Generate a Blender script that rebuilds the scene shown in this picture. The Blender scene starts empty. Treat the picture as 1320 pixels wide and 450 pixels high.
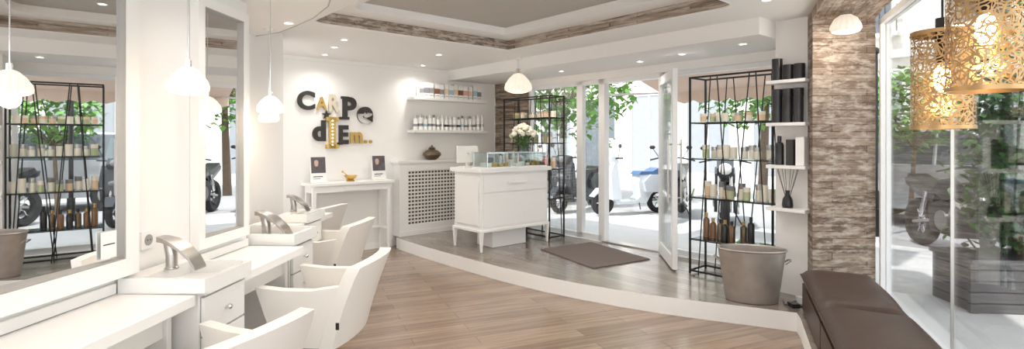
import bpy, math, random
from mathutils import Matrix, Vector
random.seed(7)
S=bpy.context.scene
# ------------------------------------------------------------ materials
MATS={}
def _new(name):
    m=bpy.data.materials.new(name); m.use_nodes=True
    nt=m.node_tree; p=nt.nodes['Principled BSDF']
    return m,nt,p
def mat(name,col,rough=.5,metal=0,var=.06,scale=6,bump=0,coat=0,emit=None,es=0,trans=0,sub=0):
    if name in MATS: return MATS[name]
    m,nt,p=_new(name)
    tc=nt.nodes.new('ShaderNodeTexCoord')
    nz=nt.nodes.new('ShaderNodeTexNoise'); nz.inputs['Scale'].default_value=scale; nz.inputs['Detail'].default_value=4
    nt.links.new(tc.outputs['Object'],nz.inputs['Vector'])
    mx=nt.nodes.new('ShaderNodeMix'); mx.data_type='RGBA'
    mx.inputs[6].default_value=(*[max(0,c*(1-var)) for c in col],1)
    mx.inputs[7].default_value=(*[min(1,c*(1+var)) for c in col],1)
    nt.links.new(nz.outputs['Fac'],mx.inputs[0]); nt.links.new(mx.outputs[2],p.inputs['Base Color'])
    p.inputs['Roughness'].default_value=rough; p.inputs['Metallic'].default_value=metal
    p.inputs['Coat Weight'].default_value=coat
    if trans: p.inputs['Transmission Weight'].default_value=trans
    if emit:
        p.inputs['Emission Color'].default_value=(*emit,1); p.inputs['Emission Strength'].default_value=es
    if bump:
        b=nt.nodes.new('ShaderNodeBump'); b.inputs['Strength'].default_value=bump; b.inputs['Distance'].default_value=.01
        nt.links.new(nz.outputs['Fac'],b.inputs['Height']); nt.links.new(b.outputs['Normal'],p.inputs['Normal'])
    MATS[name]=m; return m
def planks(name,ax,bx,c1,c2,w,l,rough,grain=(1.5,26),mortar=.002,mcol=(.2,.15,.1),patch=None,coat=0,glo=(.62,.58,.55),ghi=(1.15,1.15,1.15)):
    m,nt,p=_new(name); N=nt.nodes; L=nt.links
    tc=N.new('ShaderNodeTexCoord')
    d=[]
    for v in (ax,bx):
        n=N.new('ShaderNodeVectorMath'); n.operation='DOT_PRODUCT'; n.inputs[1].default_value=v
        L.new(tc.outputs['Object'],n.inputs[0]); d.append(n)
    c=N.new('ShaderNodeCombineXYZ'); L.new(d[0].outputs['Value'],c.inputs[0]); L.new(d[1].outputs['Value'],c.inputs[1])
    br=N.new('ShaderNodeTexBrick'); br.offset=.37; br.inputs['Scale'].default_value=1
    br.inputs['Brick Width'].default_value=l; br.inputs['Row Height'].default_value=w
    br.inputs['Mortar Size'].default_value=mortar; br.inputs['Mortar Smooth'].default_value=.1
    br.inputs['Color1'].default_value=(*c1,1); br.inputs['Color2'].default_value=(*c2,1); br.inputs['Mortar'].default_value=(*mcol,1)
    L.new(c.outputs[0],br.inputs['Vector'])
    mp=N.new('ShaderNodeMapping'); mp.inputs['Scale'].default_value=(grain[0],grain[1],1); L.new(c.outputs[0],mp.inputs['Vector'])
    nz=N.new('ShaderNodeTexNoise'); nz.inputs['Scale'].default_value=1; nz.inputs['Detail'].default_value=6; nz.inputs['Roughness'].default_value=.65
    L.new(mp.outputs[0],nz.inputs['Vector'])
    cr=N.new('ShaderNodeValToRGB'); cr.color_ramp.elements[0].position=.3; cr.color_ramp.elements[0].color=(*glo,1)
    cr.color_ramp.elements[1].position=.7; cr.color_ramp.elements[1].color=(*ghi,1)
    L.new(nz.outputs['Fac'],cr.inputs[0])
    mu=N.new('ShaderNodeMix'); mu.data_type='RGBA'; mu.blend_type='MULTIPLY'; mu.inputs[0].default_value=.8
    L.new(br.outputs['Color'],mu.inputs[6]); L.new(cr.outputs[0],mu.inputs[7])
    out=mu.outputs[2]
    if patch:
        mp2=N.new('ShaderNodeMapping'); mp2.inputs['Scale'].default_value=(9,24,1); L.new(c.outputs[0],mp2.inputs['Vector'])
        n2=N.new('ShaderNodeTexNoise'); n2.inputs['Scale'].default_value=1; n2.inputs['Detail'].default_value=7; n2.inputs['Roughness'].default_value=.7
        L.new(mp2.outputs[0],n2.inputs['Vector'])
        r2=N.new('ShaderNodeValToRGB'); r2.color_ramp.elements[0].position=.46; r2.color_ramp.elements[0].color=(0,0,0,1)
        r2.color_ramp.elements[1].position=.64; r2.color_ramp.elements[1].color=(.9,.9,.9,1)
        L.new(n2.outputs['Fac'],r2.inputs[0])
        m3=N.new('ShaderNodeMix'); m3.data_type='RGBA'; m3.inputs[7].default_value=(*patch,1)
        L.new(r2.outputs[0],m3.inputs[0]); L.new(out,m3.inputs[6]); out=m3.outputs[2]
    L.new(out,p.inputs['Base Color']); p.inputs['Roughness'].default_value=rough; p.inputs['Coat Weight'].default_value=coat; p.inputs['Coat Roughness'].default_value=.15
    b=N.new('ShaderNodeBump'); b.inputs['Strength'].default_value=.15; b.inputs['Distance'].default_value=.004
    L.new(nz.outputs['Fac'],b.inputs['Height']); L.new(b.outputs['Normal'],p.inputs['Normal'])
    MATS[name]=m; return m
def glassm(name,tint=(1,1,1),refl=.08):
    m=bpy.data.materials.new(name); m.use_nodes=True; nt=m.node_tree; N=nt.nodes; L=nt.links
    N.remove(N['Principled BSDF']); o=N['Material Output']
    t=N.new('ShaderNodeBsdfTransparent'); t.inputs[0].default_value=(*tint,1)
    g=N.new('ShaderNodeBsdfGlossy'); g.inputs['Roughness'].default_value=.02
    f=N.new('ShaderNodeFresnel'); f.inputs[0].default_value=1.45
    a=N.new('ShaderNodeMath'); a.operation='MULTIPLY'; a.inputs[1].default_value=refl/.04*.5; L.new(f.outputs[0],a.inputs[0]); a.use_clamp=True
    x=N.new('ShaderNodeMixShader'); L.new(a.outputs[0],x.inputs[0]); L.new(t.outputs[0],x.inputs[1]); L.new(g.outputs[0],x.inputs[2]); L.new(x.outputs[0],o.inputs[0])
    MATS[name]=m; return m
def lacebrass():
    # pierced brass sheet: openings cut by a procedural lace mask in cylinder coordinates
    m,nt,p=_new('pierced_brass'); N=nt.nodes; L=nt.links
    tc=N.new('ShaderNodeTexCoord'); sp=N.new('ShaderNodeSeparateXYZ'); L.new(tc.outputs['Object'],sp.inputs[0])
    at=N.new('ShaderNodeMath'); at.operation='ARCTAN2'; L.new(sp.outputs[1],at.inputs[0]); L.new(sp.outputs[0],at.inputs[1])
    sc=N.new('ShaderNodeMath'); sc.operation='MULTIPLY'; sc.inputs[1].default_value=.1; L.new(at.outputs[0],sc.inputs[0])
    c=N.new('ShaderNodeCombineXYZ'); L.new(sc.outputs[0],c.inputs[0]); L.new(sp.outputs[2],c.inputs[1])
    nz=N.new('ShaderNodeTexNoise'); nz.inputs['Scale'].default_value=16; nz.inputs['Detail'].default_value=1; L.new(c.outputs[0],nz.inputs['Vector'])
    ad=N.new('ShaderNodeVectorMath'); ad.operation='MULTIPLY_ADD'; ad.inputs[1].default_value=(.05,.05,0); L.new(nz.outputs['Color'],ad.inputs[0]); L.new(c.outputs[0],ad.inputs[2])
    def vor(scale,th):
        v=N.new('ShaderNodeTexVoronoi'); v.voronoi_dimensions='2D'; v.feature='DISTANCE_TO_EDGE'; v.inputs['Scale'].default_value=scale
        L.new(ad.outputs[0],v.inputs['Vector'])
        k=N.new('ShaderNodeMath'); k.operation='LESS_THAN'; k.inputs[1].default_value=th; L.new(v.outputs['Distance'],k.inputs[0]); return k
    a=vor(24,.07); b2=vor(46,.07)
    v3=N.new('ShaderNodeTexVoronoi'); v3.voronoi_dimensions='2D'; v3.inputs['Scale'].default_value=24; L.new(ad.outputs[0],v3.inputs['Vector'])
    k3=N.new('ShaderNodeMath'); k3.operation='COMPARE'; k3.inputs[1].default_value=.30; k3.inputs[2].default_value=.05; L.new(v3.outputs['Distance'],k3.inputs[0])
    mx=N.new('ShaderNodeMath'); mx.operation='MAXIMUM'; L.new(a.outputs[0],mx.inputs[0]); L.new(b2.outputs[0],mx.inputs[1])
    mx2=N.new('ShaderNodeMath'); mx2.operation='MAXIMUM'; L.new(mx.outputs[0],mx2.inputs[0]); L.new(k3.outputs[0],mx2.inputs[1])
    L.new(mx2.outputs[0],p.inputs['Alpha'])
    p.inputs['Base Color'].default_value=(.42,.27,.13,1); p.inputs['Metallic'].default_value=1; p.inputs['Roughness'].default_value=.32
    return m

WHITE=mat('wall_paint',(.85,.84,.825),.7,var=.015,bump=.03,scale=40)
CEIL=mat('ceiling_paint',(.86,.85,.835),.8,var=.01)
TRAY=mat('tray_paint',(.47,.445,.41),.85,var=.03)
LACQ=mat('white_lacquer',(.85,.845,.83),.3,var=.015)
ALU=mat('white_aluminium',(.84,.85,.86),.35,var=.01)
LEATH=mat('cream_leatherette',(.82,.80,.765),.40,var=.02,bump=.05,scale=60)
BROWN=mat('brown_leather',(.052,.029,.020),.45,var=.3,bump=.18,scale=22)
CHROME=mat('chrome',(.75,.75,.76),.12,1,.03)
STEEL=mat('brushed_nickel',(.50,.48,.46),.28,1,.05)
BLACK=mat('black_metal',(.015,.015,.016),.45,.3,.2)
BLKP=mat('black_plastic',(.02,.02,.022),.3,0,.2)
GOLD=mat('gold_leaf',(.62,.42,.14),.32,1,.2,scale=20)
BRASS=mat('brass_rim',(.45,.29,.14),.3,1,.15,scale=12)
LACE=lacebrass()
DARKL=mat('patinated_black_letter',(.035,.033,.03),.5,.2,.4,scale=30)
CREAML=mat('ivory_letter',(.62,.56,.44),.5,0,.1)
BRONZE=mat('bronze_glaze',(.16,.12,.08),.3,.6,.4,scale=15)
CERAM=mat('ceramic',(.86,.86,.85),.12,var=.01,coat=.4)
MIRROR=mat('mirror_silver',(.93,.94,.94),.01,1,.003)
OPAL=mat('opal_glass',(.90,.86,.80),.25,var=.01,emit=(1,.86,.68),es=.45)
BULB=mat('warm_bulb',(1,.8,.5),.3,emit=(1,.66,.32),es=14)
SPOTE=mat('spot_emitter',(1,1,1),.4,emit=(1,.96,.92),es=8)
GLASS=glassm('window_glass',(.99,1,1),.035)
GLASSG=glassm('shelf_glass',(.82,.93,.9),.12)
GLASSD=glassm('display_glass',(.93,.97,.96),.05)
LATT=mat('taupe_backing',(.07,.05,.04),.7,var=.1)
ZINC=mat('aged_zinc',(.36,.32,.29),.42,.5,.3,scale=9,bump=.1)
MATM=mat('door_mat',(.15,.12,.11),.95,var=.3,scale=70,bump=.4)
RUB=mat('tyre_rubber',(.02,.02,.02),.8,var=.2)
STONE=mat('street_stone',(.58,.575,.57),.85,var=.12,scale=3,bump=.1)
ASPH=mat('asphalt',(.38,.38,.39),.9,var=.15,scale=20)
FAC=mat('facade_stone',(.80,.78,.74),.85,var=.06,scale=1.5)
WIND=mat('dark_window',(.12,.14,.16),.1,var=.2)
SHOP=mat('shopfront_paint',(.32,.34,.37),.5,var=.1)
LEAF=mat('leaf_green',(.045,.125,.028),.5,var=.5,scale=5)
LEAFB=mat('tree_leaf',(.13,.30,.05),.5,var=.5,scale=3)
BARK=mat('bark',(.14,.10,.07),.9,var=.3,scale=15,bump=.3)
AWN=mat('awning_canvas',(.74,.58,.48),.85,var=.06)
AWNW=mat('awning_cream',(.82,.78,.74),.85,var=.06)
PLANTER=planks('planter_wood',(1,0,0),(0,0,1),(.13,.13,.135),(.19,.19,.195),.09,.9,.8,mcol=(.04,.04,.04),mortar=.006)
e=Vector((.759,.651,0)); eo=Vector((-.651,.759,0))
g=Vector((.651,-.759,0)); n=Vector((.759,.651,0))
FLOORM=planks('oak_laminate',(.93,.37,0),(-.37,.93,0),(.245,.168,.120),(.37,.27,.20),.15,1.25,.24,mcol=(.13,.085,.06),coat=.3,glo=(.52,.48,.45))
PLATM=planks('grey_laminate',tuple(g),tuple(n),(.23,.19,.165),(.33,.285,.25),.16,1.2,.2,mcol=(.11,.09,.08),coat=.35)
CP=dict(grain=(6,50),mortar=.0025,mcol=(.08,.06,.045),glo=(.42,.38,.35),ghi=(1.2,1.2,1.2))
CLAD=planks('weathered_cladding',(.8,.35,0),(0,0,1),(.16,.108,.075),(.34,.265,.205),.058,.36,.8,patch=(.50,.44,.38),**CP)
CLADH=planks('weathered_cladding_flat',(.387,.922,0),(.922,-.387,0),(.24,.16,.11),(.46,.35,.27),.058,.36,.8,patch=(.58,.50,.42),**CP)
CLADT=planks('tray_frieze_cladding',(.8,.35,0),(0,0,1),(.20,.15,.115),(.42,.34,.275),.035,.22,.8,grain=(8,60),mortar=.0025,mcol=(.12,.09,.07),patch=(.60,.54,.48),glo=(.42,.39,.36))  # brighter copy of the cladding, light missing from above put into its colour

# ------------------------------------------------------------ mesh builder
def frame(o,x,y):
    M=Matrix.Identity(4)
    z=Vector(x).cross(Vector(y))
    for i,v in enumerate((x,y,z,o)):
        for j in range(3): M[j][i]=v[j]
    return M
class B:
    def __init__(s,T=None): s.v=[];s.f=[];s.m=[];s.ms=[];s.T=T or Matrix.Identity(4)
    def mi(s,m):
        if m not in s.ms: s.ms.append(m)
        return s.ms.index(m)
    def add(s,vs,fs,m,T=None):
        o=len(s.v); TT=s.T@T if T is not None else s.T
        s.v+= [TT@Vector(v) for v in vs]; k=s.mi(m)
        for f in fs: s.f.append([i+o for i in f]); s.m.append(k)
    def box(s,x0,x1,y0,y1,z0,z1,m,T=None):
        v=[(x,y,z) for z in (z0,z1) for y in (y0,y1) for x in (x0,x1)]
        s.add(v,[(0,2,3,1),(4,5,7,6),(0,1,5,4),(2,6,7,3),(0,4,6,2),(1,3,7,5)],m,T)
    def frus(s,b,t,z0,z1,m,T=None):
        v=[(b[0],b[2],z0),(b[1],b[2],z0),(b[0],b[3],z0),(b[1],b[3],z0),(t[0],t[2],z1),(t[1],t[2],z1),(t[0],t[3],z1),(t[1],t[3],z1)]
        s.add(v,[(0,2,3,1),(4,5,7,6),(0,1,5,4),(2,6,7,3),(0,4,6,2),(1,3,7,5)],m,T)
    def prism(s,poly,z0,z1,m,T=None,mt=None):
        k=len(poly)
        v=[(p[0],p[1],z0) for p in poly]+[(p[0],p[1],z1) for p in poly]
        s.add(v,[tuple(range(k))[::-1]]+[(i,(i+1)%k,(i+1)%k+k,i+k) for i in range(k)],m,T)
        s.add([(p[0],p[1],z1) for p in poly],[tuple(range(k))],mt or m,T)
    def pxz(s,poly,y0,y1,m,T=None):
        k=len(poly)
        v=[(p[0],y0,p[1]) for p in poly]+[(p[0],y1,p[1]) for p in poly]
        s.add(v,[tuple(range(k)),tuple(range(k,2*k))[::-1]]+[(i,i+k,(i+1)%k+k,(i+1)%k) for i in range(k)],m,T)
    def cyl(s,p0,p1,r0,m,r1=None,k=14,T=None,cap=True):
        p0=Vector(p0);p1=Vector(p1); r1=r0 if r1 is None else r1
        d=(p1-p0).normalized(); a=Vector((0,0,1)) if abs(d.z)<.9 else Vector((1,0,0))
        u=d.cross(a).normalized(); w=d.cross(u)
        v=[]
        for p,r in ((p0,r0),(p1,r1)):
            for i in range(k):
                t=2*math.pi*i/k; v.append(p+u*math.cos(t)*r+w*math.sin(t)*r)
        f=[(i,(i+1)%k,(i+1)%k+k,i+k) for i in range(k)]
        if cap: f+=[tuple(range(k))[::-1],tuple(range(k,2*k))]
        s.add(v,f,m,T)
    def tube(s,pts,r,m,k=8,T=None):
        for a,b in zip(pts,pts[1:]): s.cyl(a,b,r,m,k=k,T=T)
    def lathe(s,prof,c,m,k=24,T=None,rib=0,nr=12,cap=False):
        v=[];f=[]
        for r,z in prof:
            for i in range(k):
                t=2*math.pi*i/k; rr=r*(1+rib*math.cos(nr*t)); v.append((c[0]+rr*math.cos(t),c[1]+rr*math.sin(t),c[2]+z))
        for j in range(len(prof)-1):
            for i in range(k): f.append((j*k+i,j*k+(i+1)%k,(j+1)*k+(i+1)%k,(j+1)*k+i))
        if cap:
            f.append(tuple(range(k))[::-1]); q=(len(prof)-1)*k; f.append(tuple(range(q,q+k)))
        s.add(v,f,m,T)
    def ball(s,c,r,m,k=12,T=None):
        if not hasattr(r,'__len__'): r=(r,r,r)
        h=k//2
        v=[];f=[]
        for j in range(h+1):
            ph=math.pi*j/h
            for i in range(k):
                t=2*math.pi*i/k; v.append((c[0]+r[0]*math.sin(ph)*math.cos(t),c[1]+r[1]*math.sin(ph)*math.sin(t),c[2]-r[2]*math.cos(ph)))
        for j in range(h):
            for i in range(k): f.append((j*k+i,j*k+(i+1)%k,(j+1)*k+(i+1)%k,(j+1)*k+i))
        s.add(v,f,m,T)
    def done(s,name,M=None,bevel=0,seg=2,ang=35,recalc=True):
        me=bpy.data.meshes.new(name); me.from_pydata([tuple(x) for x in s.v],[],s.f); 
        for m in s.ms: me.materials.append(m)
        me.polygons.foreach_set('material_index',s.m)
        import bmesh
        if recalc:
            bm=bmesh.new(); bm.from_mesh(me); bmesh.ops.remove_doubles(bm,verts=bm.verts,dist=1e-5)
            bmesh.ops.recalc_face_normals(bm,faces=bm.faces); bm.to_mesh(me); bm.free()
        me.polygons.foreach_set('use_smooth',[True]*len(me.polygons)); me.set_sharp_from_angle(angle=math.radians(ang))
        o=bpy.data.objects.new(name,me); S.collection.objects.link(o)
        if M is not None: o.matrix_world=M
        if bevel:
            b=o.modifiers.new('bevel','BEVEL'); b.width=bevel; b.segments=seg; b.limit_method='ANGLE'; b.angle_limit=math.radians(40); b.harden_normals=True
        return o
def P2(v): return (v[0],v[1])

FS=frame((1.18,7.07,0),g,n)
FB=frame((-1.7,7.55,0),e,eo)
l=Vector((.0506,.9987,0)); FL=frame((-1.98,0,0),l,Vector((-.9987,.0506,0)))
FW=frame((2.806,4.02,0),Vector((-.387,-.922,0)),Vector((.922,-.387,0)))

# ------------------------------------------------------------ room shell
b=B(); b.prism([(-4.6,-1.6),(0.4,-1.6),(2.5,3.6),(2.9,4.6),(2.75,5.2),(-.28,8.8),(-4.6,5.1)],-.1,0,FLOORM); b.done('floor')
curve=[(-1.60,7.42),(-1.53,7.30),(-1.2,6.88),(-.87,6.50),(-.53,6.12),(-.12,5.68),(.31,5.28),(.63,5.03),(.97,4.80),(1.26,4.63),(1.56,4.48),(1.92,4.32),(2.22,4.18)]
pl=curve+[(2.18,4.05),(1.0,1.23),(0.05,-1.05),(.55,-1.4),(2.82,4.0),(2.98,4.4),(3.0,5.0),(2.81,5.17)]+[(-.278,8.77)]
b=B(); b.prism(pl,0.001,.15,WHITE,mt=PLATM); b.done('floor_platform')
b=B(FB); b.box(-2.6,1.87,0,.15,0,2.6,WHITE); b.done('wall_back')
b=B(FB); b.box(-2.6,-.0,-.012,0,0,.09,LACQ); b.done('baseboard_back')
b=B(FL); b.box(-1.5,3.63,0,.12,0,2.6,WHITE); b.done('wall_left')
b=B(FL); b.box(3.51,3.63,.12,.55,0,2.6,WHITE); b.done('wall_return')
b=B(); b.prism([(-2.30,3.63),(-2.263,5.30),(-2.6,5.55),(-2.7,3.63)],0,2.6,WHITE); b.done('wall_recess')
b=B(FS); b.box(-2.24,-1.45,0,.15,.15,2.4,CLAD); b.done('wall_clad_corner')
b=B(FS); b.box(-2.24,2.5,-.92,.15,2.4,2.55,WHITE); b.box(-2.24,2.5,0,.15,2.55,2.7,WHITE)
b.box(-1.45,-.0,0.0,.15,2.3,2.4,WHITE); b.box(0,2.5,0.0,.15,2.3,2.4,WHITE)
b.done('wall_storefront')
b=B(); b.prism([(2.35,4.78),(2.81,5.17),(3.1,5.0),(3.05,4.6),(2.62,4.42)],.15,2.55,WHITE); b.done('wall_pier')
b=B(); b.prism([(2.44,4.35),(2.95,4.35),(3.10,4.62),(2.62,4.85)],.15,2.55,CLAD); b.done('wall_clad_column')
b=B(); b.prism([(2.44,4.36),(2.95,4.36),(2.806-.03,4.02),(1.2,.18),(.75,.36)],2.476,2.56,CLADH); b.done('ceiling_clad_beam')
C=Vector((-.046,6.31,0))
def rounded(pts,r,k=6):
    out=[];N=len(pts)
    for i in range(N):
        p=pts[i];a=(pts[i-1]-p).normalized();c=(pts[(i+1)%N]-p).normalized()
        ri=r[i]
        if ri==0: out.append(p);continue
        A=p+a*ri;Cc=p+c*ri
        for j in range(k+1):
            t=j/k; out.append(A*(1-t)**2+p*2*t*(1-t)+Cc*t**2)
    return out
def ring(off):
    c0=C+e*(-off)+g*off
    W=2.32-2*off; Lg=2.78-2*off
    return rounded([c0,c0-e*W,c0-e*W+g*Lg,c0+g*Lg],[.02,.16,.3,.16])
H=ring(0); I=ring(.26)
cu=bpy.data.curves.new('c','CURVE'); cu.dimensions='2D'; cu.fill_mode='BOTH'
outer=[(-.28,8.77),(-4.6,5.05),(-4.6,-1.6),(.5,-1.6),(3.0,4.4),(2.9,5.1)]
for pts in (outer,[P2(p) for p in H]):
    sp=cu.splines.new('POLY'); sp.points.add(len(pts)-1); sp.use_cyclic_u=True
    for q,p in zip(sp.points,pts): q.co=(p[0],p[1],0,1)
co=bpy.data.objects.new('c',cu); S.collection.objects.link(co)
me=bpy.data.meshes.new_from_object(co.evaluated_get(bpy.context.evaluated_depsgraph_get()))
bpy.data.objects.remove(co)
for v in me.vertices: v.co.z=2.55
me.materials.clear(); me.materials.append(CEIL)
o=bpy.data.objects.new('ceiling',me); S.collection.objects.link(o)
def ribbon(b,A,za,Bp,zb,m):
    k=len(A); v=[(p.x,p.y,za) for p in A]+[(p.x,p.y,zb) for p in Bp]
    b.add(v,[(i,(i+1)%k,(i+1)%k+k,i+k) for i in range(k)],m)
b=B(); ribbon(b,H,2.55,H,2.665,CLADT); b.done('trim_tray_cladding')
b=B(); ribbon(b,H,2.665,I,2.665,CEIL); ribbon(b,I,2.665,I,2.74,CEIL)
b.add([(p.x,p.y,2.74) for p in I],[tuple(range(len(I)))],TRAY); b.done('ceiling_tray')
b=B(); b.tube([(p.x,p.y,2.553) for p in H]+[(H[0].x,H[0].y,2.553)],.007,CEIL,k=6); b.done('trim_tray_bead')
sc=[(-2.75,4.95),(-2.31,4.78),(-2.0,4.6),(-1.77,4.36),(-1.5,4.05),(-1.27,3.7),(-1.1,3.3),(-.98,2.9),(-.92,2.4),(-.95,1.5),(-1.05,0),(-1.05,-1.5)]
b=B(); b.prism(sc+[(-2.1,-1.5),(-2.1,1),(-2.0,3.6),(-2.7,3.6)],2.42,2.549,CEIL); b.done('ceiling_soffit')
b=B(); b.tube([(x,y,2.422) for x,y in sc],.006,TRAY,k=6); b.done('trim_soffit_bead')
b=B(FB); b.box(-2.0,1.87,-.02,0,2.50,2.549,LACQ); b.done('trim_back_cornice')

# ------------------------------------------------------------ storefront glazing
def win(name,F,x0,x1,z0,z1,fw=.05,d0=.03,d1=.1,mull=()):
    b=B(F)
    b.box(x0,x0+fw,d0,d1,z0,z1,ALU);b.box(x1-fw,x1,d0,d1,z0,z1,ALU)
    b.box(x0,x1,d0,d1,z0,z0+fw*1.4,ALU);b.box(x0,x1,d0,d1,z1-fw,z1,ALU)
    for q in mull: b.box(q-.003,q+.003,(d0+d1)/2-.008,(d0+d1)/2+.008,z0+fw,z1-fw,STEEL)
    b.box(x0+fw,x1-fw,(d0+d1)/2-.004,(d0+d1)/2+.004,z0+fw,z1-fw,GLASS)
    return b.done(name)
win('window_1',FS,-1.45,-.42,.15,2.3)
win('window_2',FS,-.42,-.02,.15,2.3,fw=.055)
win('window_3',FS,.93,2.5,.15,2.3,mull=())
win('window_4',FW,-.36,4.9,.15,2.476,fw=.05,mull=(1.12,3.1))
b=B(FS); b.box(-.02,.03,.02,.12,.15,2.3,ALU); b.box(.88,.93,.02,.12,.15,2.3,ALU); b.box(-.02,.93,.02,.12,2.24,2.3,ALU); b.box(0,.9,.0,.15,.15,.165,STEEL); b.done('door_frame')
h=Vector((1.765,6.37,0)); q=Vector((1.665,5.47,0)); dx=(q-h).normalized(); dy=Vector((-dx.y,dx.x,0))
FD=frame(h,dx,dy); LW=(q-h).length
b=B(FD)
b.box(0,.07,-.025,.025,.17,2.23,ALU);b.box(LW-.08,LW,-.025,.025,.17,2.23,ALU)
b.box(.07,LW-.08,-.025,.025,.17,.30,ALU);b.box(.07,LW-.08,-.025,.025,2.13,2.23,ALU)
b.box(.07,LW-.08,-.006,.006,.30,2.13,GLASS)
for sgn in (-1,1):
    b.cyl((LW-.04,.065*sgn,.85),(LW-.04,.065*sgn,1.5),.011,STEEL)
    for z in (.9,1.45): b.cyl((LW-.04,.02*sgn,z),(LW-.04,.065*sgn,z),.008,STEEL)
b.done('door_glass',bevel=.003)
b=B(FW); b.box(-.36,4.9,-.07,.03,.15,.28,LACQ); b.done('trim_window_sill')
b=B(); mp=[(.352,6.57),(1.035,7.01),(1.55,6.02),(.849,5.59)]; b.prism(mp,.151,.162,MATM); b.done('door_mat')

# ------------------------------------------------------------ mirrors (glass toed in slightly inside a deep frame)
GRYS=mat('grey_slip',(.35,.34,.33),.5)
def mirror(x0,x1,z0,z1,fw,toe):
    b=B(FL)
    ww=x1-x0-2*fw; dd=math.tan(math.radians(toe))*ww; fd=.03+dd
    xa,xb=x0+fw,x1-fw
    v=[(xa,-.004,z0+fw),(xb,-.004-dd,z0+fw),(xb,-.004-dd,z1-fw),(xa,-.004,z1-fw),(xa,-.001,z0+fw),(xb,-.001,z0+fw),(xb,-.001,z1-fw),(xa,-.001,z1-fw)]
    b.add(v,[(0,1,2,3),(4,7,6,5),(0,4,5,1),(1,5,6,2),(2,6,7,3),(3,7,4,0)],MIRROR)
    for a in ((x0,xa,z0,z1),(xb,x1,z0,z1),(xa,xb,z0,z0+fw),(xa,xb,z1-fw,z1)):
        b.box(a[0],a[1],-fd,-.001,a[2],a[3],LACQ)
    for a in ((xb-.006,xb,z0+fw,z1-fw),(xa,xb,z0+fw,z0+fw+.006),(xa,xb,z1-fw-.006,z1-fw)):
        b.box(a[0],a[1],-fd+.004,-.001,a[2],a[3],GRYS)
    return b.done('wall_mirror',bevel=.003)
mirror(1.60,2.56,.87,2.33,.08,3.4)
mirror(3.04,3.57,.87,2.33,.06,3.4)
T=Matrix.Translation((2.46,-.055,0))@Matrix.Rotation(math.radians(-3.4),4,'Z')
b=B(FL@T); b.box(-.10,-.02,-.008,-.005,.97,1.09,LACQ); b.box(-.09,-.03,-.0092,-.0078,1.03,1.035,DARKL); b.done('mirror_sticker')

# ------------------------------------------------------------ styling counters & basins
def counter(F,x0,x1,yb,yf,leg=True):
    b=B(F)
    b.box(x0,x1,yf,yb,.735,.785,LACQ)
    b.box(x0,x1,yb-.02,yb,.785,.835,LACQ)
    b.box(x0+.02,x0+.05,yf+.1,yb,0.002,.735,LACQ); b.box(x1-.05,x1-.02,yf+.1,yb,0.002,.735,LACQ)
    b.box(x0+.05,x1-.05,yf+.12,yb,.60,.735,LACQ)
    return b.done('styling_counter',bevel=.004)
def basin(F,x0,x1,yb,yf):
    b=B(F)
    b.box(x0+.01,x1-.01,yf+.02,yb,.04,.78,LACQ); b.box(x0+.03,x1-.03,yf+.06,yb,0.002,.04,BLKP)
    b.box(x0+.02,x1-.02,yf+.018,yf+.0195,.055,.765,GRYS)
    for z0,z1 in [(.06,.38),(.39,.57),(.58,.76)]:
        b.box(x0+.025,x1-.025,yf+.002,yf+.018,z0,z1,LACQ)
        c=((x0+x1)/2,yf,(z0+z1)/2)
        b.cyl((c[0],yf+.004,c[2]),(c[0],yf-.012,c[2]),.006,CHROME,k=10); b.ball((c[0],yf-.02,c[2]),.014,CHROME)
    r=.025; z0=.78;z1=.855
    X0,X1,Y0,Y1=x0-.005,x1+.005,yf-.02,yb-.02
    b.box(X0,X1,Y0,Y1,z0,z0+.012,CERAM)
    b.box(X0,X0+r,Y0,Y1,z0,z1,CERAM);b.box(X1-r,X1,Y0,Y1,z0,z1,CERAM);b.box(X0+r,X1-r,Y0,Y0+r,z0,z1,CERAM);b.box(X0+r,X1-r,Y1-.10,Y1,z0,z1,CERAM)
    cx=(X0+X1)/2; b.cyl((cx,(Y0+Y1)/2,z0+.012),(cx,(Y0+Y1)/2,z0+.016),.02,CHROME)
    return b.done('wash_basin_cabinet',bevel=.004)
def faucet(F,x,y,z,sc=1):
    b=B(F)
    b.lathe([(0,0),(.03*sc,0),(.03*sc,.008*sc),(.024*sc,.012*sc),(.024*sc,.07*sc),(0,.07*sc)],(x,y,z),STEEL,k=24)
    pr=[(.055,.150,.030),(.03,.147,.040),(-.01,.134,.052),(-.06,.104,.055),(-.105,.062,.053),(-.135,.012,.050)]
    v=[];f=[]
    for j,(dy,dz,w) in enumerate(pr):
        th=-.026+.003*j
        for sx,t in ((-1,0),(1,0),(1,th),(-1,th)):
            v.append((x+sx*w*sc*.85,y+dy*sc,z+(dz+t)*sc))
    k=len(pr)
    for j in range(k-1):
        for i in range(4): f.append((j*4+i,j*4+(i+1)%4,(j+1)*4+(i+1)%4,(j+1)*4+i))
    f+=[(0,1,2,3),(4*k-1,4*k-2,4*k-3,4*k-4)]
    b.add(v,f,STEEL); b.cyl((x,y,z+.06*sc),(x,y+.01*sc,z+.12*sc),.024*sc,STEEL,k=18)
    return b.done('basin_faucet',bevel=.005)
counter(FL,1.2,2.49,-.001,-.40)
basin(FL,2.50,2.89,-.001,-.42)
faucet(FL,2.68,-.15,.856,1.1)
counter(FL,2.90,3.62,-.001,-.40)
basin(FL,3.66,4.03,0.3,-.30)
faucet(FL,3.86,-.02,.794,1.3)
counter(FL,4.04,4.60,.28,.03)
basin(FL,4.61,4.98,.28,.03)
faucet(FL,4.80,.22,.856)
counter(FL,4.99,5.28,.28,.05)
b=B(FL); b.box(2.66,2.75,-.012,-.001,.95,1.04,LACQ); b.cyl((2.705,-.012,.995),(2.705,-.014,.995),.028,GRYS,k=20)
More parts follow.
